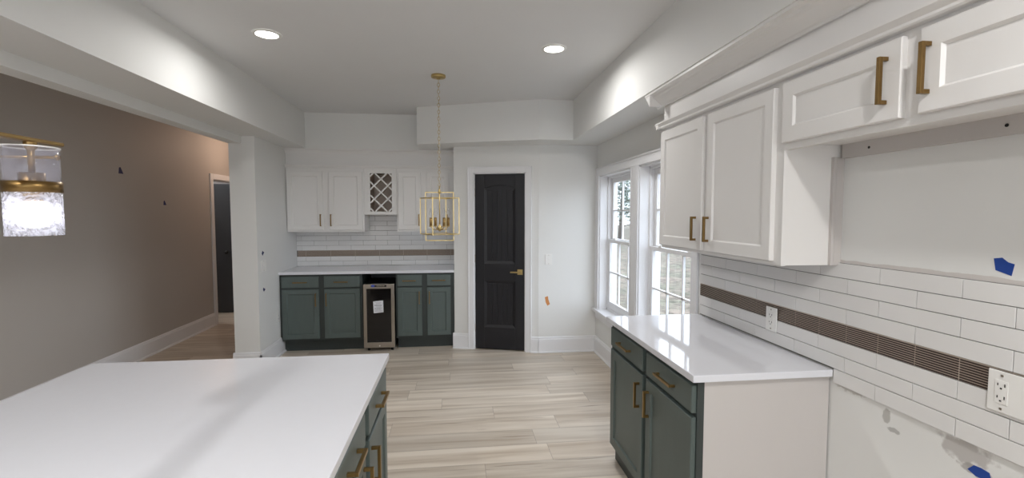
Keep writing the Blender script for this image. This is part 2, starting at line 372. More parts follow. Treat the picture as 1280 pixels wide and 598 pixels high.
# hall doorway: casing and the dark door standing open in the side room
d2 = empty('door_2', (XHL, HD0, 0), 'charcoal hall door standing open behind a white casing', kind='structure')
TH = lambda u, d, v: (XHL-d, u, v)
c = MB(TH); c.box(HD0-.075, HD0, -.018, 0, 0, 2.115).box(HD1, HD1+.075, -.018, 0, 0, 2.115).box(HD0, HD1, -.018, 0, 2.04, 2.115)
c.box(HD0, HD0+.014, 0, .12, 0, 2.04).box(HD1-.014, HD1, 0, .12, 0, 2.04).box(HD0, HD1, 0, .12, 2.026, 2.04).build('door_casing', M['trim'], d2, bevel=.003)
c = MB(); c.box(XHL-.125-.74, XHL-.125, HD1+.0, HD1+.035, .01, 2.02).build('door_slab', M['hdoor'], d2, bevel=.003)
c = MB(); c.tube((XHL-.18, HD1-.05, .96), (XHL-.18, HD1, .96), .012).lathe((XHL-.18, HD1-.06, .96), [(.001, -.028), (.02, -.02), (.028, 0), (.02, .02), (.001, .028)], 16).build('door_knob', M['black'], d2)

# ---------------- windows ----------------
for i, (a, b) in enumerate(W):
    wn = empty('window_%d' % (i+1), (XR+.10, (a+b)/2, WZ0), kind='structure')
    f = MB(TR); X0 = XR+.085
    f.box(a, a+.028, X0, XR+.2, WZ0, WZ1).box(b-.028, b, X0, XR+.18, WZ0, WZ1).box(a, b, X0, XR+.18, WZ1-.03, WZ1).box(a, b, X0, XR+.18, WZ0, WZ0+.03)
    f.build('window_frame', M['trim'], wn, bevel=.002)
    c = MB(TR)      # jamb liners of the reveal
    c.box(a, a+.010, XR, X0, WZ0, WZ1).box(b-.010, b, XR, X0, WZ0, WZ1).box(a, b, XR, X0, WZ1-.010, WZ1).build('jamb_liner', M['trim'], wn)
    zm = 1.262
    for nm, zz0, zz1, xs, top in (('upper_sash', zm-.012, WZ1-.03, XR+.125, 1), ('lower_sash', WZ0+.03, zm+.022, XR+.092, 0)):
        sa, sb = a+.030, b-.030; st = .046
        q = MB(TR); bt = .045 if top else .075; tp = .05 if top else .034
        q.box(sa, sa+st, xs, xs+.03, zz0, zz1).box(sb-st, sb, xs, xs+.03, zz0, zz1).box(sa+st, sb-st, xs, xs+.03, zz0, zz0+bt).box(sa+st, sb-st, xs, xs+.03, zz1-tp, zz1)
        sash = q.build(nm, M['trim'], wn, bevel=.002)
        ga, gb, g0, g1 = sa+st, sb-st, zz0+bt, zz1-tp
        MB(TR).box(ga, gb, xs+.013, xs+.017, g0, g1).build('pane', M['pane'], sash)
        q = MB(TR)
        for k in (1, 2): u = ga+(gb-ga)*k/3; q.box(u-.008, u+.008, xs+.006, xs+.024, g0, g1)
        v = (g0+g1)/2; q.box(ga, gb, xs+.006, xs+.024, v-.008, v+.008)
        q.build('muntin_bars', M['trim'], sash)
        if not top:
            for k in (.22, .78):
                u = sa+(sb-sa)*k; MB(TR).box(u-.025, u+.025, xs-.004, xs+.026, zz1, zz1+.014).tube((u, xs+.01, zz1+.014), (u, xs+.01, zz1+.022), .012, n=12).build('sash_lock', M['plate'], sash)
    if i == 0:
        cs = MB(TR); tz = WZ1+.085
        cs.box(4.98, 5.065, XR-.018, XR, WZ0, tz).box(3.87, 4.05, XR-.016, XR, WZ0, WZ1).box(2.93, 4.98, XR-.018, XR, WZ1, tz).box(2.852, 2.93, XR-.018, XR, WZ0, tz)
        cs.box(2.852, 5.075, XR-.026, XR-.018, tz-.016, tz).box(5.052, 5.068, XR-.026, XR-.018, WZ0, tz)
        cs.box(3.885, 3.90, XR-.022, XR-.016, WZ0, WZ1).box(4.02, 4.035, XR-.022, XR-.016, WZ0, WZ1)
        cs.build('trim_1', M['trim'], bevel=.003, kind='structure')
        MB(TR).box(2.842, 5.09, XR-.05, XR-.0005, WZ0-.026, WZ0+.004).box(2.935, 3.865, XR-.001, XR+.09, WZ0, WZ0+.004).box(4.055, 4.975, XR-.001, XR+.09, WZ0, WZ0+.004).build('trim_2', M['trim'], bevel=.004, kind='structure')
        MB(TR).box(2.852, 5.065, XR-.016, XR, WZ0-.105, WZ0-.028).build('trim_3', M['trim'], bevel=.003, kind='structure')

# ---------------- cabinet parts ----------------
def shaker(T, u0, u1, v0, v1, df, mt, parent, name='door', thk=.02, rail=.055, rec=.009, ch=.007, sgn=1):
    """df = depth coordinate of the front, sgn = direction into the cabinet"""
    q = MB(T); e = .003
    R = [((u0, v0, u1, v1), thk), ((u0, v0, u1, v1), e), ((u0+e, v0+e, u1-e, v1-e), 0)]
    if rail: R += [((u0+rail, v0+rail, u1-rail, v1-rail), 0), ((u0+rail+ch, v0+rail+ch, u1-rail-ch, v1-rail-ch), rec)]
    rows = []
    for (a, b, c_, d_), dd in R:
        D_ = df+sgn*dd; rows.append([q.p((a, D_, b)), q.p((c_, D_, b)), q.p((c_, D_, d_)), q.p((a, D_, d_))])
    for A, B in zip(rows, rows[1:]):
        for i in range(4): q.bm.faces.new([A[i], A[(i+1) % 4], B[(i+1) % 4], B[i]])
    q.bm.faces.new(rows[-1]); q.bm.faces.new(rows[0][::-1])
    return q.build(name, mt, parent)
def pull(T, u, v, df, parent, vertical, L=.13, sgn=1, t=.012, so=.030, m='brass'):
    q = MB(T); o0, o1 = df-sgn*so, df-sgn*(so-t)
    lo, hi = min(o0, o1), max(o0, o1); p0, p1 = min(df, o1), max(df, o1); h = L/2
    if vertical: q.box(u-t/2, u+t/2, lo, hi, v-h, v+h).box(u-t/2, u+t/2, p0, p1, v-h, v-h+t).box(u-t/2, u+t/2, p0, p1, v+h-t, v+h)
    else: q.box(u-h, u+h, lo, hi, v-t/2, v+t/2).box(u-h, u-h+t, p0, p1, v-t/2, v+t/2).box(u+h-t, u+h, p0, p1, v-t/2, v+t/2)
    return q.build('handle', M[m], parent, bevel=.0012)

# ----- right wall: upper cabinet -----
XU = 1.303; XD = 1.283
cab = empty('wall_cabinet', ((XU+XR)/2, 2.29, 1.35), 'tall white two-door wall cabinet beside the window, above the right counter', 'cabinet')
b_ = MB(TR)
b_.box(1.742, 2.845, XU+.004, XR, 1.352, 2.12)
b_.build('body', M['white'], cab)
q = MB(TR); q.box(1.740, 2.847, XU, XU+.02, 1.350, 2.12); q.build('face_frame', M['white'], cab, bevel=.001)
MB(TR).box(1.728, 1.742, 1.512, 1.524, 1.352, 1.79).box(1.734, 1.742, 1.530, XR, 1.352, 1.79).build('filler_strip', M['raw'], cab)
dr = shaker(TR, 2.335, 2.842, 1.368, 2.072, XD, M['white'], cab); pull(TR, 2.39, 1.482, XD, dr, True, m='abrass')
dr = shaker(TR, 1.785, 2.290, 1.368, 2.072, XD, M['white'], cab); pull(TR, 2.262, 1.482, XD, dr, True, m='abrass')
# ----- over-fridge cabinet -----
cab = empty('wall_cabinet', ((XU+XR)/2, 1.2, 1.815), 'short white wall cabinet over the empty fridge space, two doors with brass pulls', 'cabinet')
MB(TR).box(.662, 1.738, XU+.02, XR, 1.84, 2.12).build('body', M['white'], cab)
q = MB(TR); q.box(.66, 1.740, XU, XU+.02, 1.816, 2.12).build('face_frame', M['white'], cab, bevel=.001)
q = MB(TR); q.box(.68, 1.728, XR-.019, XR-.001, 1.785, 1.84)
rl = q.build('mounting_rail', M['raw'], cab)
for y in (1.603, 1.159, .74): MB(TR).tube((y, XR-.0205, 1.812), (y, XR-.019, 1.812), .005, n=10).build('screw', M['slot'], rl)
dr = shaker(TR, 1.237, 1.735, 1.842, 2.076, XD, M['white'], cab, rail=.058); pull(TR, 1.283, 1.96, XD, dr, True, L=.14, m='abrass')
dr = shaker(TR, .685, 1.183, 1.842, 2.076, XD, M['white'], cab, rail=.058); pull(TR, 1.155, 1.96, XD, dr, True, L=.14, m='abrass')
# frieze + mouldings over the right cabinets
MB(TR).box(.60, 2.845, XU+.002, XR, 2.12, ZS).build('trim_4', M['white'], kind='structure')
lip = [(0, 2.093), (-.024, 2.093), (-.028, 2.098), (-.028, 2.106), (-.042, 2.122), (-.042, 2.130), (0, 2.130)]
lip2 = [(XU+a, b) for a, b in lip]
MB(TR).prof(lip2, .60, 2.88).build('trim_5', M['white'], kind='structure')
MB(lambda u, d, v: (u, 2.845-d, v)).prof(lip, XU-.04, XR).build('trim_6', M['white'], kind='structure')
cr = [(0, 2.232), (-.010, 2.232), (-.014, 2.240), (-.022, 2.244), (-.030, 2.252), (-.062, 2.280), (-.074, 2.286), (-.080, 2.296), (-.098, 2.302), (-.098, ZS), (0, ZS)]
MB(TR).prof([(XU+a, b) for a, b in cr], .60, 2.92).build('trim_7', M['white'], kind='structure')
MB(lambda u, d, v: (u, 2.845-d*.8, v)).prof(cr, XU-.095, XR).build('trim_8', M['white'], kind='structure')

# ----- right base cabinet + counter -----
XF = .968; XFd = .948
cab = empty('base_cabinet', ((XF+XR)/2, 2.27, 0), 'dark green two-door base cabinet with raw white end panel, on the right below the window', 'cabinet')
MB(TR).box(1.760, 2.80, XF+.03, XR-.007, .0, .884).build('end_panel', M['raw'], cab, label='unpainted white end panel')
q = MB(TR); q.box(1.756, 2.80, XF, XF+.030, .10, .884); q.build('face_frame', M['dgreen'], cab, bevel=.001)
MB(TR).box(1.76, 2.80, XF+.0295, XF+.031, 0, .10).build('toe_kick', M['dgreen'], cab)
for (a, b) in ((2.272, 2.765), (1.765, 2.225)):
    m_ = M['green']
    g = shaker(TR, a, b, .748, .862, XFd, m_, cab, 'drawer', rail=0); pull(TR, (a+b)/2, .806, XFd, g, False, L=.17 if a < 2 else .17, t=.011, m='brass')
    g = shaker(TR, a, b, .125, .728, XFd, m_, cab, 'door'); pull(TR, 2.312 if a > 2 else 2.190, .61, XFd, g, True, L=.135, m='brass')
MB(TR).box(1.736, 2.833, .938, XR-.012, .884, .914).build('countertop', M['quartz'], bevel=.003, label='white quartz countertop on the right, reflecting the windows', cat='countertop')

# ---------------- tiles ----------------
def tiles(T, d, sgn, rows, u0, u1, u_ref, pitch, m, parent, gap=.0025, thk=.008):
    q = MB(T)
    for v0, v1, off, ua, ub in rows:
        k = math.floor((ua-u_ref)/pitch)-1
        while True:
            a = u_ref+off+k*pitch; b = a+pitch; k += 1
            if a >= ub: break
            a2, b2 = max(a+gap/2, ua), min(b-gap/2, ub)
            if b2-a2 < .01: continue
            q.box(a2, b2, d-thk, d, v0+gap/2, v1-gap/2)
    return q.build('white_tiles', m, parent, bevel=.001)
def band(T, d, v0, v1, u0, u1, ref, pitch, parent, nb, m1, m2, thk=.0055):
    q = MB(T); h = (v1-v0-.002)/nb
    k = math.floor((u0-ref)/pitch)-1
    while True:
        a = ref+k*pitch; b = a+pitch; k += 1
        if a >= u1: break
        a2, b2 = max(a+.002, u0), min(b-.002, u1)
        if b2-a2 < .004: continue
        for i in range(nb): z = v0+.001+i*h; q.box(a2, b2, d-thk, d-.003, z+h*.08, z+h*.60)
    MB(T).box(u0, u1, d-.003, d, v0, v1).build('strip_backing', m2, parent)
    return q.build('accent_strip', m1, parent)
bs = empty('tile_backsplash', (XR, 1.8, .861), 'long white subway tile backsplash with dark ribbed strip on the right wall', 'backsplash')
yr0, yr1 = .2, 2.822; r = 1.258; P_ = .284
rw = []
zz = [1.362, 1.301, 1.240, 1.178, 1.116]
for k in range(4): rw.append((zz[k+1], zz[k], 0 if k % 2 == 0 else P_/2, yr0, yr1 if k else yr1))
z2 = [1.041, .981, .921, .861]
for k in range(3): rw.append((z2[k+1], z2[k], 0 if k % 2 == 0 else P_/2, yr0, yr1 if k < 2 else 1.7355))
MB(TR).box(yr0, yr1, XR-.004, XR-.0002, .9145, 1.362).box(yr0, 1.7355, XR-.004, XR-.0002, .861, .9145).build('grout', M['grout'], bs)
rw = [(max(a, .9145) if ub > 2 else a, b, c_, ua, ub) for a, b, c_, ua, ub in rw]
tiles(TR, XR-.0035, 1, rw, yr0, yr1, r, P_, M['tile'], bs)
band(TR, XR-.003, 1.042, 1.115, yr0, yr1, r, .142, bs, 9, M['brown'], M['tan'])
bs = empty('tile_backsplash', (-1, YB, .914), 'white subway tile backsplash with brown strip behind the far bar counter', 'backsplash')
MB(TB).box(XL, XP, YB-.004, YB-.0002, .9145, 1.349).box(-1.07, -.705, YB-.004, YB-.0002, 1.349, 1.546).build('grout', M['grout'], bs)
P2 = .295; ref = -.96; rw = []
z2 = [.9145, .973, 1.032]
for k in range(2): rw.append((z2[k], z2[k+1], 0 if k % 2 else P2/2, XL+.002, XP))
z3 = [1.106, 1.167, 1.228, 1.289, 1.349]
for k in range(4): rw.append((z3[k], z3[k+1], .10+(0 if k % 2 else P2/2), XL+.002, XP))
z4 = [1.351, 1.411, 1.471, 1.531, 1.546]
for k in range(4): rw.append((z4[k], z4[k+1], .10+(0 if k % 2 else P2/2), -1.07, -.705))
tiles(TB, YB-.0035, 1, rw, 0, 0, ref, P2, M['tile'], bs)
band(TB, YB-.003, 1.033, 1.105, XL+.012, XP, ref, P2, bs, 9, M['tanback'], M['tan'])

# ---------------- far wall cabinets ----------------
YU = 5.703; YD = 5.683
TW = YB-.012
def back_upper(u0, u1, doors, label):
    cab = empty('wall_cabinet', ((u0+u1)/2, (YU+YB)/2, 1.345), label, 'cabinet')
    MB(TB).box(u0+.001, u1-.001, YU+.004, TW, 1.350, 2.10).build('body', M['white'], cab)
    MB(TB).box(u0, u1, YU, YU+.02, 1.347, 2.10).build('face_frame', M['white'], cab, bevel=.001)
    for a, b, hu in doors:
        g = shaker(TB, a, b, 1.370, 2.052, YD, M['white'], cab)
        pull(TB, hu, 1.485, YD, g, True, L=.14, t=.012, m='abrass')
back_upper(XL+.002, -1.076, ((-1.94, -1.545, -1.568), (-1.473, -1.095, -1.452)), 'white two-door wall cabinet at the far left corner over the bar')
back_upper(-.700, XP-.003, ((-.682, -.418, -.44), (-.351, -.086, -.108)), 'narrow white two-door wall cabinet partly behind the gold lantern')
wc = empty('wine_rack_cabinet', (-.888, 5.86, 1.548), 'short white cabinet with crisscross wine rack between far wall cabinets', 'wine rack')
oa, ob, oc, od = -1.008, -.758, 1.587, 2.037
q = MB(TB); q.box(-1.074, oa, YU, YU+.02, 1.548, 2.10).box(ob, -.702, YU, YU+.02, 1.548, 2.10).box(oa, ob, YU, YU+.02, 1.548, oc).box(oa, ob, YU, YU+.02, od, 2.10)
q.build('face_frame', M['white'], wc, bevel=.001)
q = MB(TB); q.box(-1.072, oa-.002, YU+.02, TW, 1.550, 2.10).box(ob+.002, -.704, YU+.02, TW, 1.550, 2.10).box(oa-.002, ob+.002, YU+.02, TW, 1.550, oc-.003).box(oa-.002, ob+.002, YU+.02, TW, od+.003, 2.10).box(oa-.002, ob+.002, TW-.01, TW, oc-.003, od+.003)
q.build('body', M['cavity'], wc)
q = MB(TB); q2 = MB(TB); cx_ = (oa+ob)/2; cz = 1.970; per = .157; th = .0085
for s_ in (1, -1):
    for k in range(-6, 7):
        # line: z - cz = s*(x-cx) + k*per
        pts = []
        for x in (oa, ob):
            z = cz+s_*(x-cx_)+k*per
            if oc <= z <= od: pts.append((x, z))
        for z in (oc, od):
            x = cx_+s_*(z-cz-k*per)
            if oa < x < ob: pts.append((x, z))
        if len(pts) < 2: continue
        pts.sort(); (xa, za), (xb, zb) = pts[0], pts[-1]
        L_ = math.hypot(xb-xa, zb-za)
        if L_ < .03: continue
        nx, nz = -(zb-za)/L_*th, (xb-xa)/L_*th
        q.face([(xa+nx, za+nz), (xb+nx, zb+nz), (xb-nx, zb-nz), (xa-nx, za-nz)], YU+.004 if s_ > 0 else YU+.0045, YU+.016)
        nx *= .6; nz *= .6
        q2.face([(xa+nx, za+nz), (xb+nx, zb+nz), (xb-nx, zb-nz), (xa-nx, za-nz)], YU+.016, YU+.10)
lt = q.build('lattice', M['white'], wc); q2.build('divider', M['cavity'], wc)
MB(TB).box(XL+.001, XP-.001, YU+.002, YB-.001, 2.10, ZS).build('trim_9', M['white'], kind='structure')
MB(TB).prof([(YU+a, b+.003) for a, b in lip], XL+.001, XP-.001).build('trim_10', M['white'], kind='structure')
MB(TB).prof([(YU+a*.42, b-.0008) for a, b in [(0, 2.262), (-.02, 2.262), (-.03, 2.272), (-.06, 2.29), (-.10, 2.300), (-.10, ZS), (0, ZS)]], XL+.001, XP-.001).build('trim_11', M['white'], kind='structure')

# ---------------- far base cabinets ----------------
YF = 5.42; YFd = 5.40
def back_base(u0, u1, cols, label, drop=0):
    cab = empty('base_cabinet', ((u0+u1)/2, (YF+YB)/2, 0), label, 'cabinet')
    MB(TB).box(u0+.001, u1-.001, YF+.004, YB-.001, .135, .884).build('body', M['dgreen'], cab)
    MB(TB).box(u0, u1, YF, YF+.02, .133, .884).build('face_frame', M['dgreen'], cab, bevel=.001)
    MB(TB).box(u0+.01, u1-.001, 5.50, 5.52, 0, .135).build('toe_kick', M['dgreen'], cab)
    for a, b, hu, dc in cols:
        g = shaker(TB, a, b, .735, .861, YFd, M['green'], cab, 'drawer', rail=0); pull(TB, dc, .797, YFd, g, False, L=.15, t=.010, m='abrass')
        g = shaker(TB, a, b, .158, .716, YFd, M['green'], cab, 'door', rail=.052); pull(TB, hu, .60, YFd, g, True, L=.145, t=.010, m='abrass')
back_base(XL+.002, -1.062, ((-1.926, -1.533, -1.562, -1.727), (-1.474, -1.085, -1.449, -1.288)), 'wide dark green base cabinet left of the wine cooler, two drawers over two doors')
back_base(-.690, XP-.003, ((-.670, -.397, -.425, -.539), (-.338, -.070, -.311, -.204)), 'narrow dark green base cabinet between the wine cooler and the pantry wall')
q = MB(TB); q.box(-1.062, -.690, YB-.03, YB-.001, 0, .884).build('niche_panel', M['black'], None, label='black back panel of the niche around the wine cooler', cat='panel')
MB().prism([(XL+.001, 5.387), (XP-.001, 5.387), (XP-.001, YB-.013), (XL+.001, YB-.013)], .884, .914).build('countertop', M['quartz'], bevel=.003, label='narrow white quartz bar countertop along the far wall', cat='countertop')
# wine cooler
wc = empty('wine_cooler', (-.87, 5.6, 0), 'stainless framed wine cooler with dark glass door and paper notice', 'wine cooler')
k0, k1, f0 = -1.041, -.700, 5.352
MB(TB).box(k0+.002, k1-.002, f0+.04, 5.94, .03, .765).build('body', M['black'], wc, bevel=.004)
q = MB(TB); z0, z1 = .045, .768
q.box(k0, k0+.036, f0, f0+.038, z0, z1).box(k1-.036, k1, f0, f0+.038, z0, z1).box(k0+.036, k1-.036, f0, f0+.038, z0, z0+.06).box(k0+.036, k1-.036, f0, f0+.038, z1-.05, z1)
fr_ = q.build('door_frame', M['steel'], wc, bevel=.002)
MB(TB).box(k0+.036, k1-.036, f0+.010, f0+.03, z0+.06, z1-.05).build('glass', M['dglass'], fr_)
MB(TB).box(k0+.09, k1-.09, f0+.002, f0+.03, z1, z1+.012).box(k0+.085, k1-.085, f0-.001, f0, z1-.030, z1-.008).build('control_panel', M['black'], fr_)
MB(TB).box(k0+.092, k0+.125, f0-.002, f0-.001, z1-.028, z1-.004).build('blue_film', M['blue'], fr_)
q = MB(TB)
for i in range(5): q.box(k0+.15+i*.018, k0+.160+i*.018, f0-.002, f0-.001, z1-.024, z1-.014)
q.build('button', M['steel'], fr_)
q = MB(TB); q.face([(-.931, .440), (-.822, .448), (-.826, .582), (-.935, .574)], f0+.0085, f0+.0098)
pp = q.build('notice', M['paper'], wc, label='white paper notice')
q = MB(TB)
for i, (v, a, b) in enumerate([(.563, -.915, -.846), (.548, -.905, -.855), (.532, -.92, -.84), (.524, -.92, -.838), (.510, -.90, -.845), (.498, -.92, -.836), (.486, -.92, -.85), (.474, -.918, -.84), (.462, -.918, -.835)]):
    x = a
    while x < b-.004:
        e = min(b, x+random.uniform(.006, .018)); q.box(x, e, f0+.0078, f0+.0084, v-.0022, v+.0022); x = e+.003
q.build('print', M['ink'], pp)
MB(TB).box(-.905, -.835, f0+.008, f0+.0099, z0+.066, z0+.086).build('badge', M['black'], wc)
MB(TB).tube((-.868, f0-.003, z0+.022), (-.868, f0, z0+.022), .008, n=14).build('lock', M['plate'], wc)
for x in (k0+.04, k1-.04):
    for y in (f0+.08, 5.88): MB().tube((x, y, 0), (x, y, .03), .015, n=12).build('foot', M['black'], wc)

# ---------------- island ----------------
TI = lambda u, d, v: (d, u, v)
XI = -.340
def island_unit(y0, y1, label):
    cab = empty('island_cabinet', (-.94, (y0+y1)/2, 0), label, 'cabinet')
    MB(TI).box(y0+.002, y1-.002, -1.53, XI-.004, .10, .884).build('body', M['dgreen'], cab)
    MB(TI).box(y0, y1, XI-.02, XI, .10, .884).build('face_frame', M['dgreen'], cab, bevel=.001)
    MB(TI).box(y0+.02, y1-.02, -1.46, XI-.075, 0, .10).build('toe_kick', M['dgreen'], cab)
    mid = (y0+y1)/2
    for a, b, hu in ((mid+.035, y1-.02, mid+.075), (y0+.02, mid-.035, mid-.075)):
        g = shaker(TI, a, b, .748, .864, XI+.018, M['green'], cab, 'drawer', rail=0, thk=.018, sgn=-1); pull(TI, (a+b)/2, .800, XI+.018, g, False, L=.15, sgn=-1, so=.034, m='brass')
        g = shaker(TI, a, b, .125, .728, XI+.018, M['green'], cab, 'door', thk=.018, sgn=-1); pull(TI, hu, .62, XI+.018, g, True, L=.135, sgn=-1, so=.034, m='brass')
island_unit(1.21, 2.165, 'dark green island cabinet at the far end of the island')
island_unit(.24, 1.208, 'dark green island cabinet at the near end of the island, mostly below the frame')
MB().box(-1.57, -.3144, .20, 2.1945, .884, .914).build('island_countertop', M['quartz'], bevel=.003, label='large white quartz island countertop in the left foreground', cat='countertop')

# ---------------- outlets and switches ----------------
def plate(T, d, uc, vc, wd, ht, label, cat, name, kind, sgn=1, gx=0):
    e = empty(name, T(uc, d, vc), label, cat)
    a, b = sorted((d, d-sgn*.006)); o0, o1 = sorted((d-sgn*.006, d-sgn*.008)); s0, s1 = sorted((d-sgn*.008, d-sgn*.0086))
    MB(T).box(uc-wd/2, uc+wd/2, a, b, vc-ht/2, vc+ht/2).build('cover_plate', M['plate'], e, bevel=.002)
    u = uc+gx
    if kind == 'duplex':
        MB(T).box(u-.0165, u+.0165, o0, o1, vc-.034, vc+.034).build('socket', M['plate'], e, bevel=.001)
        q = MB(T)
        for dz in (.018, -.018):
            q.box(u-.010, u-.0075, s0, s1, vc+dz-.001, vc+dz+.008).box(u+.0075, u+.010, s0, s1, vc+dz, vc+dz+.007).box(u-.002, u+.003, s0, s1, vc+dz-.009, vc+dz-.005)
        q.build('slots', M['slot'], e)
    else:
        MB(T).box(u-.005, u+.005, *sorted((d-sgn*.006, d-sgn*.016)), vc-.003, vc+.012).build('toggle', M['plate'], e)
    for dz in (ht/2-.012, -ht/2+.012): MB(T).box(u-.003, u+.003, o0, o1, vc+dz-.003, vc+dz+.003).build('screw', M['steel'], e)
plate(TR, XR-.0125, 2.121, 1.041, .078, .118, 'white outlet in the tile strip above the right counter', 'outlet', 'electrical_outlet', 'duplex')
plate(TR, XR-.0125, 1.122, 1.052, .096, .120, 'large white outlet plate at the right edge, above the unfinished wall', 'outlet', 'electrical_outlet', 'duplex', gx=.012)
TLW = lambda u, d, v: (XL-d, u, v)
plate(TLW, 0, 5.00, 1.032, .12, .118, 'white light switch plate on the left wall between two blue tapes', 'light switch', 'light_switch', 'toggle')
plate(TLW, 0, 5.352, .425, .072, .118, 'white outlet low on the left wall beside the green cabinet', 'outlet', 'electrical_outlet', 'duplex')
plate(TB, YP2, 1.018, 1.052, .078, .120, 'white light switch on the wall between black door and window', 'light switch', 'light_switch', 'toggle')

# ---------------- tape and marks ----------------
def scrap(T, d, pts, m, label, cat='tape', name='tape_piece', sgn=1):
    MB(T).face(pts, d-sgn*.0012, d-sgn*.0002).build(name, M[m], label=label, cat=cat)
scrap(TR, XR, [(1.186, 1.432), (1.180, 1.398), (1.140, 1.386), (1.134, 1.42), (1.150, 1.424), (1.165, 1.436)], 'tape', 'blue tape piece on the wall above the tiles at right')
scrap(TR, XR, [(1.224, .775), (1.207, .796), (1.188, .798), (1.165, .795), (1.158, .770), (1.20, .765)], 'tape', 'blue tape piece low on the unfinished wall, bottom right')
scrap(TLW, 0, [(4.985, 1.135), (5.03, 1.165), (4.99, 1.185), (4.97, 1.16)], 'ntape', 'small navy tape above the switch on the left wall')
scrap(TLW, 0, [(4.985, .81), (5.035, .785), (4.995, .765), (4.975, .79)], 'ntape', 'small navy tape below the switch on the left wall')
THW = lambda u, d, v: (XHL-d, u, v)
def hp(px, py):      # point of the hall wall seen there in the photograph
    fw = Vector((math.sin(YAW)*math.cos(PIT), math.cos(YAW)*math.cos(PIT), -math.sin(PIT))); rt = Vector((math.cos(YAW), -math.sin(YAW), 0)); up = rt.cross(fw)
    r_ = fw+rt*((px-640.15)/F)-up*((py-300.12)/F); t = XHL/r_.x; return r_.y*t, CH+r_.z*t
for (px, py, s_, lb) in ((151, 213.5, 1, 'small dark tape on the grey hall wall, left and higher of two'), (206, 254, .8, 'small dark tape on the grey hall wall, right and lower of two')):
    y, z = hp(px, py); scrap(THW, 0, [(y-.035*s_, z-.03*s_), (y+.035*s_, z-.03*s_), (y+.01*s_, z+.012), (y-.005*s_, z+.035*s_), (y-.025*s_, z+.03*s_)], 'ntape', lb)
scrap(TB, YP2, [(.978, .628), (1.012, .640), (1.018, .60), (1.036, .550), (1.008, .530), (.988, .57)], 'patch', 'small orange-brown smudge on the wall right of the black door', 'wall mark', 'wall_smudge')

# ---------------- ceiling lights ----------------
def downlight(x, y, label, group=None, power=1):
    e = empty('recessed_light', (x, y, ZC), label, 'ceiling light', group)
    MB().lathe((x, y, ZC), [(.066, -.001), (.066, -.004), (.070, -.008), (.084, -.006), (.088, -.001)], 40).build('trim_ring', M['plate'], e)
    MB().tube((x, y, ZC-.0045), (x, y, ZC-.001), .066, n=40).build('lens', M['lens'], e)
    l = D.lights.new('downlight_lamp', 'AREA'); l.shape = 'DISK'; l.size = .13; l.energy = LAMP_W*power; l.color = (1, .985, .965)
    lo = D.objects.new('downlight_lamp', l); C.objects.link(lo); lo.parent = e; lo.location = (0, 0, -.012); l.spread = math.radians(168)
downlight(-1.205, 3.25, 'lit round recessed ceiling light on the left', power=.36)
downlight(.69, 3.29, 'lit round recessed ceiling light on the right, beyond the island', power=.47)
for x in (-1.205, .72):  # unseen lights added for room light; near row placed from shadow lines
    for y in (.05, -2.5): downlight(x, y, 'unseen lit round recessed ceiling light behind or above the camera', 'unseen recessed ceiling lights behind the camera', 1.0 if x > 0 else 1.0)

# ---------------- lantern chandelier ----------------
cx0, cy0 = -.140, 4.03
ch = empty('lantern_chandelier', (cx0, cy0, ZC), 'gold open-cage lantern chandelier hanging on a chain', 'chandelier')
MB().lathe((cx0, cy0, ZC), [(.001, -.034), (.012, -.034), (.02, -.024), (.056, -.022), (.06, -.018), (.06, 0), (.001, 0)], 32).build('canopy', M['gold'], ch)
q = MB(); z = ZC-.034; ztop = 1.80; i = 0
while z > ztop:
    n = 10; R_ = .0095; Lk = .017; pts = []
    for k in range(n):
        t = 2*math.pi*k/n; h_ = R_*math.cos(t); v = Lk*math.sin(t)
        pts.append(Vector((cx0+(h_ if i % 2 else 0), cy0+(0 if i % 2 else h_), z-Lk+v)))
    for k in range(n): q.tube(pts[k], pts[(k+1) % n], .0019, n=5)
    z -= .028; i += 1
q.build('chain', M['gold'], ch)
q = MB(); zz_ = ZC-.03; k = 0; pv = Vector((cx0, cy0, zz_))
while zz_ > 1.80:
    zz_ -= .035; k += 1; nx_ = Vector((cx0+.007*math.sin(k*.9), cy0+.007*math.cos(k*.9), zz_)); q.tube(pv, nx_, .0018, n=6); pv = nx_
q.build('cord', M['plate'], ch)
def ring(q, pts, wd):
    for i in range(len(pts)): q.bar(pts[i], pts[(i+1) % len(pts)], wd)
hw = .172; a0_ = math.radians(-17); za, zb = 1.388, 1.694; wb = .0072
cor = [(cx0+hw*math.cos(a0_+k*math.pi/2), cy0+hw*math.sin(a0_+k*math.pi/2)) for k in range(4)]
q = MB(); ring(q, [(x, y, za) for x, y in cor], wb); ring(q, [(x, y, zb) for x, y in cor], wb)
for x, y in cor: q.bar((x, y, za-wb/2), (x, y, zb+wb/2), wb)
q.build('outer_cage', M['gold'], ch)
q = MB(); hb = .118; z0_, z1_ = 1.333, 1.742; a2_ = math.radians(-4); dx, dy = hb*math.cos(a2_), hb*math.sin(a2_)
ring(q, [(cx0-dx, cy0-dy, z0_), (cx0+dx, cy0+dy, z0_), (cx0+dx, cy0+dy, z1_), (cx0-dx, cy0-dy, z1_)], wb)
q.build('inner_frame', M['gold'], ch)
q = MB(); q.tube((cx0, cy0, 1.42), (cx0, cy0, 1.80), .005, n=12).lathe((cx0, cy0, 1.44), [(.001, -.03), (.012, -.022), (.022, -.008), (.022, .008), (.010, .02), (.006, .03)], 20).lathe((cx0, cy0, 1.742), [(.005, -.012), (.012, -.006), (.012, .012), (.005, .03)], 16)
q.build('stem', M['gold'], ch)
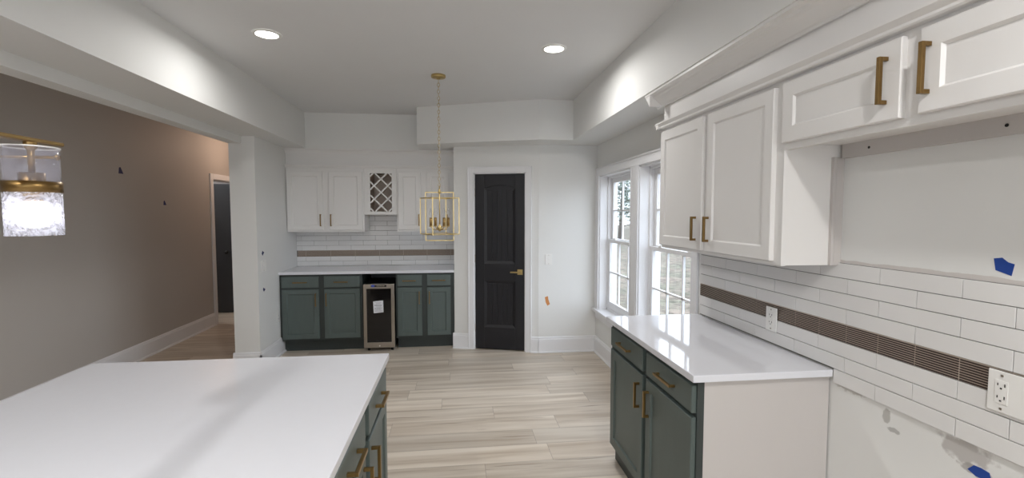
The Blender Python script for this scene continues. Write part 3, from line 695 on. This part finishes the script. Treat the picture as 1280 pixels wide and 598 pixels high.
for k in range(4):
    t = math.radians(28+90*k); ax, ay = cx0+.082*math.cos(t), cy0+.082*math.sin(t)
    q = MB(); pv = None
    for j in range(7):
        f_ = j/6; pt = (cx0+(ax-cx0)*f_, cy0+(ay-cy0)*f_, 1.44-.02*math.sin(math.pi*f_)+.012*f_)
        if pv: q.tube(pv, pt, .004, n=8)
        pv = pt
    q.lathe((ax, ay, 1.45), [(.001, 0), (.016, .002), (.016, .008), (.001, .008)], 16)
    arm = q.build('candle_arm', M['gold'], ch)
    MB().tube((ax, ay, 1.455), (ax, ay, 1.528), .0115, n=16).build('candle_sleeve', M['brass'], arm)
    MB().lathe((ax, ay, 1.528), [(.008, 0), (.009, .008), (.0165, .030), (.0165, .042), (.010, .062), (.004, .080), (.001, .086)], 16).build('bulb', M['bulb'], arm)

# ---------------- island linear pendant ----------------
PX, PY = -.940, 1.170
zt, zl = 1.710, 1.514
pe = empty('linear_pendant', (PX, .55, ZC), 'brass bar pendant with lit textured glass cylinder shade at left edge', 'pendant light')
q = MB(); q.box(PX-.014, PX+.014, -.15, PY+.075, 1.722, 1.731); q.build('bar', M['brass'], pe, bevel=.003)
for y in (.10, .90): MB().tube((PX, y, 1.731), (PX, y, ZC), .005, n=12).build('rod', M['brass'], pe)
MB().box(PX-.05, PX+.05, .0, 1.0, ZC-.025, ZC).build('canopy', M['brass'], pe, bevel=.003)
for sy in (PY, PY-.55, PY-1.10):
    r_ = .0486
    st = MB().tube((PX, sy, 1.654), (PX, sy, 1.723), .0065, n=14).lathe((PX, sy, 1.710), [(.0065, -.006), (.012, 0), (.012, .012)], 16).build('stem', M['brass'], pe)
    MB().tube((PX, sy, 1.600), (PX, sy, 1.654), .0225, n=28).build('socket_cup', M['abrass'], st)
    MB().lathe((PX, sy, 1.562), [(.036*math.cos(t/8*math.pi/2), .032*math.sin(t/8*math.pi/2)) for t in range(-7, 8)], 28).build('bulb', M['led'], st)
    MB().tube((PX, sy, 1.588), (PX, sy, 1.602), .016, .020, n=20).build('bulb_socket', M['abrass'], st)
    MB().lathe((PX, sy, 0), [(r_-.001, 1.614), (r_-.001, zt), (r_-.004, zt), (r_-.004, 1.614)], 48, close=True).build('clear_glass', M['clear'], st)
    MB().lathe((PX, sy, 0), [(r_+.0004, zt-.001), (r_+.0004, zt+.0014), (r_-.0044, zt+.0014), (r_-.0044, zt-.001)], 48, close=True).build('rim_highlight', M['plate'], st)  # white ring put on as the bright glint of the glass edge
    MB().lathe((PX, sy, 0), [(r_, zl), (r_, 1.614), (r_-.004, 1.614), (r_-.004, zl)], 48, close=True).build('textured_glass', M['seeded'], st)
    MB().lathe((PX, sy, 0), [(r_+.0015, 1.610), (r_+.0015, 1.634), (r_-.006, 1.634), (r_-.006, 1.610)], 48, close=True).build('brass_band', M['abrass'], st)
    MB().tube((PX-.16, sy+.03, 1.692), (PX+.030, sy+.03, 1.692), .0035, n=10).lathe((PX+.030, sy+.03, 1.692), [(.001, -.007), (.006, -.003), (.006, .003), (.001, .007)], 12).build('cross_arm', M['brass'], st)

# ---------------- unseen hall lamp, added round the corner for warm light on the wall ----------------
e = empty('unseen_hall_lamp', (-2.75, 7.3, ZC), 'unseen warm ceiling lamp added in the hall, hidden behind the wall pier', 'ceiling light')
MB().lathe((-2.75, 7.3, ZC), [(.001, -.07), (.08, -.06), (.12, -.02), (.13, 0)], 32).build('shade', M['plate'], e)
l = D.lights.new('hall_fill', 'POINT'); l.energy = HALL_W; l.color = (1, .72, .55); l.shadow_soft_size = .12
lo = D.objects.new('hall_fill', l); C.objects.link(lo); lo.parent = e; lo.location = (0, -.1, -.22)

e = empty('unseen_side_lamp', (XHL-.8, 7.1, ZC), 'unseen small ceiling lamp added in the side room beyond the hall door', 'ceiling light')  # unseen lamp added to brighten the jamb and the open door
MB().lathe((XHL-.8, 7.1, ZC), [(.001, -.06), (.07, -.05), (.11, -.02), (.12, 0)], 32).build('shade', M['plate'], e)
l = D.lights.new('side_fill', 'POINT'); l.energy = 9; l.color = (.93, .96, 1); l.shadow_soft_size = .1
lo = D.objects.new('side_fill', l); C.objects.link(lo); lo.parent = e; lo.location = (0, 0, -.2)

# ---------------- outdoors ----------------
GZ = -.45
MB().box(XR+.2, 70, -30, 80, GZ-.1, GZ).build('ground', M['ground'], kind='structure')
MB().prism([(20, -20), (24, -20), (38, 80), (31, 80)], GZ, GZ+.02).build('road', M['asphalt'], kind='structure')
def tree(x, y, h, r, label, dens=4200, lowc=.1):
    e = empty('tree', (x, y, GZ), label, 'tree')
    q = MB(); q.tube((x, y, GZ), (x+.2, y, GZ+h*.55), .18, .11, n=10).tube((x+.2, y, GZ+h*.55), (x+.1, y, GZ+h*.95), .11, .03, n=10)
    q2 = MB(); rnd = random.Random(x*7+y)
    br = []
    for i in range(22):
        t = rnd.uniform(0, 2*math.pi); hh = GZ+h*rnd.uniform(lowc, .95); k = r*(1-.55*(hh-GZ)/h)*rnd.uniform(.5, 1)
        tip = (x+.15+k*math.cos(t), y+k*math.sin(t), hh+k*.25); q.tube((x+.15, y, hh-.1), tip, .04, .012, n=6); br.append(tip)
    q.build('trunk', M['bark'], e)
    for i in range(dens):
        tx, ty, tz = br[rnd.randrange(len(br))]; g = r*.22
        c_ = Vector((tx+rnd.gauss(0, g), ty+rnd.gauss(0, g), tz+rnd.gauss(0, g*.7)))
        a = Vector((rnd.gauss(0, 1), rnd.gauss(0, 1), rnd.gauss(0, 1))).normalized(); b = a.orthogonal().normalized(); s_ = rnd.uniform(.05, .13)*h/9
        q2.bm.faces.new([q2.bm.verts.new(c_+a*s_), q2.bm.verts.new(c_+b*s_*.6), q2.bm.verts.new(c_-a*s_), q2.bm.verts.new(c_-b*s_*.6)])
    q2.build('foliage', M['leaf'], e)
for k, (x, y, h, r_, lb) in enumerate([
        (11.2, 31, 8, 2.4, 'nearest grey-green tree in the middle of the left window view'),
        (17.2, 37, 9, 2.6, 'tree beyond the road at the right of the left window view'),
        (7.6, 27, 8, 1.9, 'slender tree at the far left of the left window view'),
        (15.2, 48, 12, 3.4, 'tall tree behind the nearest one in the left window view'),
        (22.5, 42, 10, 3.6, 'broad tree in the upper sash of the right window'),
        (31, 50, 12, 4.2, 'far tree seen through the right window'),
        (22.0, 56, 13, 4.4, 'distant tree between the two window views')]):
    tree(x, y, h, r_, lb)
